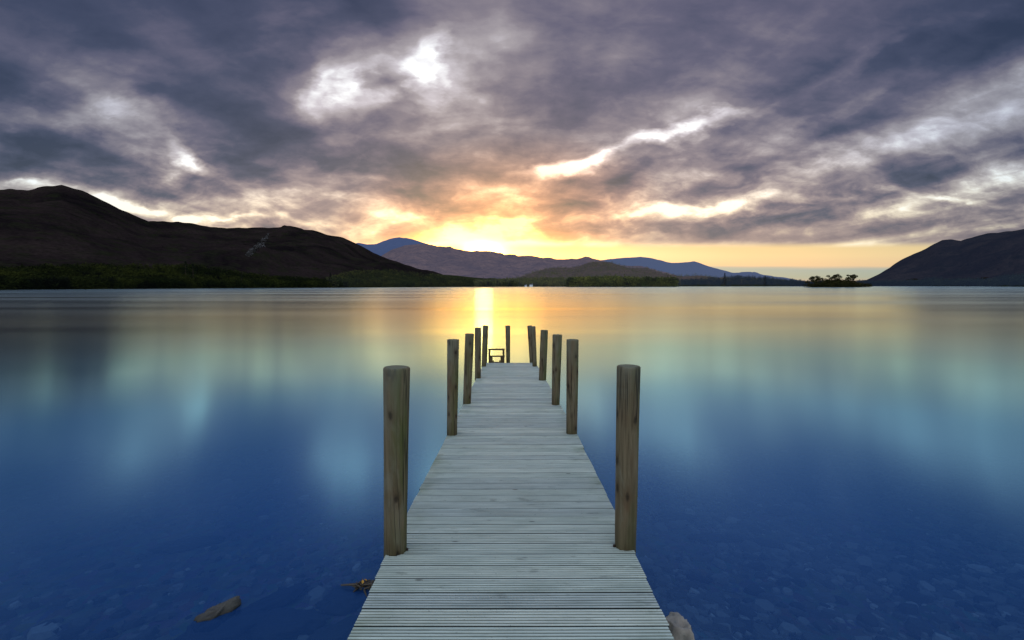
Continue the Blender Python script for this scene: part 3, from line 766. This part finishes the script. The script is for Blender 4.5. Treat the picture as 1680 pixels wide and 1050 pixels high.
# green algae along the edges
ed = t.mrange(t.math('ABSOLUTE', sep[0]), .60, .86, 0, 1)
c = t.mix(t.math('MULTIPLY', ed, t.mrange(t.noise(pos, 3.0, 4, .6), .45, .7, 0, .6)), c, (.10, .15, .06, 1))
c = t.mix(t.math('MULTIPLY', grv, .97), c, (.008, .010, .014, 1))
pp = principled(t, out, c, .62, .35, bump(t, grain, .35, .004)); t.l.new(t.mrange(grv, 0, .6, .35, 0), pp.inputs['Specular IOR Level'])
t.l.new(t.mrange(grv, 0, .6, .62, 1), pp.inputs['Roughness'])
V_, F_, TN, GR = [], [], [], []
pitch, bw = .1530, .1425
d = D0
NB = 0
while d < DE - .05:
    NB += 1
    tone_ = random.random(); jl, jr = random.gauss(0, .003), random.gauss(0, .003); dz_ = random.gauss(0, .0004)
    skew = random.gauss(0, .0009)
    bwid = bw + random.gauss(0, .0006)
    prof = [(0, -.028, 1), (0, -.0035, 1), (.003, 0, 0)]
    ng = 5
    gp = .0247
    for g_ in range(ng):
        s0 = gp * (g_ + 1) - .0105
        prof += [(s0, 0, 0), (s0 + .0015, -.008, 1), (s0 + .0090, -.008, 1), (s0 + .0105, 0, 0)]
    prof += [(bwid - .003, 0, 0), (bwid, -.0035, 1), (bwid, -.028, 1)]
    xa, xb = deck_c(d) - deck_hw(d) + jl, deck_c(d) + deck_hw(d) + jr
    nseg = 7
    st = len(V_)
    for q in range(nseg + 1):
        f = q / nseg; x = xa + (xb - xa) * f; sag = -.0015 * math.sin(math.pi * f)
        for (s_, z_, g_) in prof:
            y = d + s_ + skew * (x)
            V_.append((x, y - D0, deck_z(y) + z_ + dz_ + sag)); TN.append(tone_); GR.append(g_)
    m_ = len(prof)
    for q in range(nseg):
        for i in range(m_):
            a = st + q * m_ + i; b = st + q * m_ + (i + 1) % m_
            F_.append((a, a + m_, b + m_, b))
    F_.append(tuple(st + i for i in range(m_))); F_.append(tuple(st + nseg * m_ + i for i in range(m_ - 1, -1, -1)))
    d += pitch + random.gauss(0, .0006)
deck = mesh_obj('deck', V_, F_, ml, jetty, attrs={'tone': TN, 'groove': GR})

# posts
mp, t, out = mat('log_post')
tc = t.new('ShaderNodeTexCoord').outputs['Object']; oi = t.new('ShaderNodeObjectInfo').outputs['Random']
pv = t.vmath('ADD', tc, t.comb(t.math('MULTIPLY', oi, 31.0), t.math('MULTIPLY', oi, 17.0), t.math('MULTIPLY', oi, 53.0)))
fib = t.noise(t.mapping(pv, scale=(34, 34, 2.0)), 1.0, 7, .68, .6)
pat = t.noise(t.mapping(pv, scale=(5, 5, 1.7)), 1.3, 5, .6, .8)
c = t.ramp(fib, [(.25, (.058, .046, .028, 1)), (.48, (.128, .102, .062, 1)), (.75, (.21, .17, .11, 1))])
c = t.mix(t.mrange(pat, .50, .66, 0, .6), c, (.12, .070, .040, 1))
c = t.mix(t.mrange(pat, .46, .32, 0, .65), c, (.17, .165, .125, 1))
ox, oy, oz = t.sep(tc)
alg = t.noise(t.mapping(pv, scale=(6, 6, 1.1)), 1.5, 5, .65)
c = t.mix(t.math('MULTIPLY', t.mrange(ox, -.02, .075, 0, 1), t.mrange(alg, .38, .60, 0, .8)), c, (.065, .085, .016, 1))
ang = t.math('MULTIPLY', t.math('ARCTAN2', ox, t.math('MULTIPLY', oy, -1.0)), .085)
cyl = t.vmath('ADD', t.comb(ang, oz, 0.0), t.comb(t.math('MULTIPLY', oi, 13.0), t.math('MULTIPLY', oi, 29.0), 0.0))
vk = t.new('ShaderNodeTexVoronoi', voronoi_dimensions='2D'); vk.inputs['Scale'].default_value = 1.0
wob = t.vmath('MULTIPLY_ADD', t.noise(cyl, 30, 2, .5, col=True), (.06, .10, 0)); wob.node.inputs[2].default_value = (0, 0, 0)
t.l.new(t.mapping(cyl, scale=(6.5, 3.4, 1)), wob.node.inputs[2]); t.l.new(wob, vk.inputs[0])
pick = t.mrange(t.sep(vk.outputs['Color'])[0], .30, .34, 0, 1)
kn = t.math('MULTIPLY', t.mrange(vk.outputs['Distance'], .055, .13, 1, 0), pick)
halo = t.math('MULTIPLY', t.mrange(vk.outputs['Distance'], .10, .34, 1, 0, True), pick)
c = t.mix(t.math('MULTIPLY', halo, .45), c, (.075, .045, .024, 1))
c = t.mix(t.math('MULTIPLY', kn, .72), c, (.014, .010, .007, 1))
crk = t.noise(t.mapping(cyl, scale=(20, .55, 1)), 1.0, 3, .5, .2)
ck = t.mrange(t.math('ABSOLUTE', t.math('SUBTRACT', crk, .5)), 0.006, .020, 1, 0)
ck = t.math('MULTIPLY', ck, t.mrange(t.noise(t.mapping(cyl, scale=(6, .9, 1)), 1.2, 2), .44, .54, 0, 1))
c = t.mix(t.math('MULTIPLY', ck, .9), c, (.010, .008, .006, 1))
# lichen and weathering near the cut top, darker and greener near the boards
c = t.mix(t.math('MULTIPLY', t.mrange(oz, .9, 1.3, 0, .55), t.mrange(alg, .40, .62, 0, 1)), c, (.17, .18, .145, 1))
c = t.mix(t.mrange(oz, .22, .0, 0, .6), c, t.mix(1.0, c, (.42, .50, .34, 1), 'MULTIPLY'))
hgt = t.math('SUBTRACT', fib, t.math('MULTIPLY', t.math('ADD', kn, ck), .8))
principled(t, out, c, .85, .25, bump(t, hgt, .75, .008))
M_post = mp
me_, t, out = mat('post_end_grain')
tc = t.new('ShaderNodeTexCoord').outputs['Object']
wv = t.new('ShaderNodeTexWave', wave_type='RINGS', rings_direction='Z'); t.l.new(tc, wv.inputs[0]); wv.inputs['Scale'].default_value = 22; wv.inputs['Distortion'].default_value = 2
principled(t, out, t.mix(t.noise(tc, 30, 4), t.mix(wv.outputs['Fac'], (.13, .12, .10, 1), (.24, .22, .17, 1)), (.10, .12, .07, 1)), .85)
def post(bl, br, by, tl, tr, ty, Yd, below=1.4, rnd=.010, seed=0.0, yd_top=None):
    Yd = deck_hit((bl + br) / 2, by).y
    Yc = Yd + (br - bl) / 2 / F * (Yd + .15)
    pb = at_depth((bl + br) / 2, by, Yc); pb.z = deck_z(Yc); pt = at_depth((tl + tr) / 2, ty, Yc)
    Dz = Yc + .10; rb_ = (br - bl) / 2 / F * Dz; rt = (tr - tl) / 2 / F * Dz
    ctr = Yc
    ax = (pt - pb); Ltop = ax.length; ax.normalize()
    ns_, nz = 40, 60
    V_, F_ = [], []
    prof = []
    for k_ in range(nz + 1):
        s_ = -below + (Ltop + below) * k_ / nz
        prof.append((s_, rb_ + (rt - rb_) * max(0, s_ / Ltop)))
    rtop = prof[-1][1]
    prof[-1] = (Ltop - rnd * 1.6, rtop)
    prof += [(Ltop - rnd * .8, rtop - rnd * .35), (Ltop - rnd * .2, rtop - rnd * 1.0), (Ltop, rtop - rnd * 2.0), (Ltop + rnd * .15, rtop * .5)]
    R = Vector((0, 0, 1)).rotation_difference(ax).to_matrix()
    for (s_, r_) in prof:
        for i in range(ns_):
            a = 6.2832 * i / ns_
            k_ = 1 + .05 * fbm(math.cos(a) * .8 + seed, math.sin(a) * .8, s_ * .9 + seed * 3, 3) + .012 * fbm(math.cos(a) * 5, math.sin(a) * 5 + seed, s_ * 2.2, 3)
            V_.append(R @ Vector((r_ * k_ * math.cos(a), r_ * k_ * math.sin(a), s_)))
    for j in range(len(prof) - 1):
        for i in range(ns_):
            a, b = j * ns_ + i, j * ns_ + (i + 1) % ns_
            F_.append((a, b, b + ns_, a + ns_))
    V_.append(R @ Vector((0, 0, Ltop + rnd * .1))); e = len(V_) - 1; j = (len(prof) - 1) * ns_
    for i in range(ns_): F_.append((j + i, j + (i + 1) % ns_, e))
    o = mesh_obj('post', V_, F_, M_post, jetty, True); o.data.materials.append(me_)
    for p_ in o.data.polygons[-ns_ * 2:]: p_.material_index = 1
    o.location = (pb.x, ctr - D0, pb.z); return o
POSTS = [
 (630.5, 667, 912, 629.5, 671.5, 602, 3.27), (1009, 1042.5, 904, 1013, 1050, 600, 3.32),
 (733, 750, 715, 734, 753, 557, 6.38), (929, 947, 713, 929.5, 949.5, 557, 6.42),
 (759.4, 772.4, 663, 763.5, 778, 547.5, 8.75), (905, 918, 665, 906.5, 922, 549, 8.65),
 (779, 789, 621, 779, 789.5, 537.5, 12.1), (884, 896, 624.5, 887, 899, 541.5, 11.9),
 (790, 797.5, 601.5, 792, 801, 534, 14.7), (873.5, 881, 601.5, 871, 878.6, 535.5, 14.7),
 (793, 799, 594.5, 795.5, 801.3, 535, 16.0), (869, 874.5, 594.5, 865, 873, 534.2, 16.0), (830.5, 837, 594.5, 829, 837, 534.2, 16.0)]
for i, p_ in enumerate(POSTS): post(*p_, seed=i * 2.37 + 1, rnd=.007 if i < 2 else .004)
# beams under the boards
mbm, t, out = mat('beam_wood'); pos = t.new('ShaderNodeTexCoord').outputs['Object']
principled(t, out, t.ramp(t.noise(t.mapping(pos, scale=(6, 1, 6)), 3, 5, .6), [(.3, (.05, .045, .03, 1)), (.7, (.13, .11, .08, 1))]), .9)
Lb = DE - D0
for x in (-.62, 0, .60):
    bm = bmesh.new()
    box(bm, (x, Lb / 2, deck_z(D0 + Lb / 2) - .028 - .075), (.06, Lb - .04, .145), Matrix.Rotation(-math.atan(.0575), 3, 'X'))
    bm_obj('joist', bm, mbm, jetty)
for yy in (3.4, 6.6, 8.85, 12.2, 15.2):
    bm = bmesh.new(); box(bm, (deck_c(yy), yy - D0, deck_z(yy) - .26), (1.66, .07, .14)); bm_obj('cross_beam', bm, mbm, jetty)
# bolts where posts meet boards
mbo, t, out = mat('rusty_bolt'); p = principled(t, out, (.05, .035, .028, 1), .6); p.inputs['Metallic'].default_value = .6
for (px, py) in ((667.5, 903), (1008, 897)):
    p_ = deck_hit(px, py); bm = bmesh.new(); bmesh.ops.create_cone(bm, segments=6, radius1=.011, radius2=.010, depth=.02, cap_ends=True)
    o = bm_obj('bolt', bm, mbo, jetty); o.location = (p_.x, p_.y - D0, p_.z + .004)
# landing step frame at the outer end
ef = empty('landing_step', (0, DE - D0 + .12, 0)); ef.parent = jetty
YF = DE + .12
def fr(name, x0, x1, y0, y1, dp=.06, off=0.0):
    a = at_depth(x0, y1, YF + off); b = at_depth(x1, y0, YF + off)
    bm = bmesh.new(); box(bm, ((a.x + b.x) / 2, off, (a.z + b.z) / 2), (abs(b.x - a.x), dp, abs(b.z - a.z)), bev=.004); bm_obj(name, bm, M_beamf, ef)
mf, t, out = mat('step_frame_wood'); pos = t.new('ShaderNodeTexCoord').outputs['Object']
principled(t, out, t.ramp(t.noise(pos, 9, 5, .6), [(.3, (.05, .035, .018, 1)), (.7, (.13, .09, .05, 1))]), .85)
M_beamf = mf
fr('rail', 801.2, 828.2, 572, 574.4, .07)
fr('upright', 801.6, 804.6, 574.5, 606); fr('upright', 824.6, 827.6, 574.5, 606)
fr('crossbar', 801.4, 828, 583.4, 585.4, .08, -.075)
fr('side_board', 802, 808.2, 585.6, 597, .07, -.08); fr('side_board', 821, 827.4, 585.6, 597, .07, -.08)
fr('tread', 808.4, 820.8, 594.2, 596.5, .18, .05)
fr('bracket', 808.4, 810.2, 591.4, 594, .05, -.08); fr('bracket', 819, 820.8, 591.4, 594, .05, -.08)

# ------------------------------------------------------------------ render settings
sc.view_settings.view_transform = 'Standard'; sc.view_settings.look = 'None'; sc.view_settings.exposure = 0; sc.view_settings.gamma = 1
sc.cycles.use_denoising = True; sc.cycles.denoising_prefilter = 'ACCURATE'; sc.cycles.denoising_input_passes = 'RGB_ALBEDO_NORMAL'
sc.cycles.max_bounces = 6; sc.cycles.transparent_max_bounces = 6; sc.cycles.sample_clamp_indirect = 4; sc.cycles.sample_clamp_direct = 16
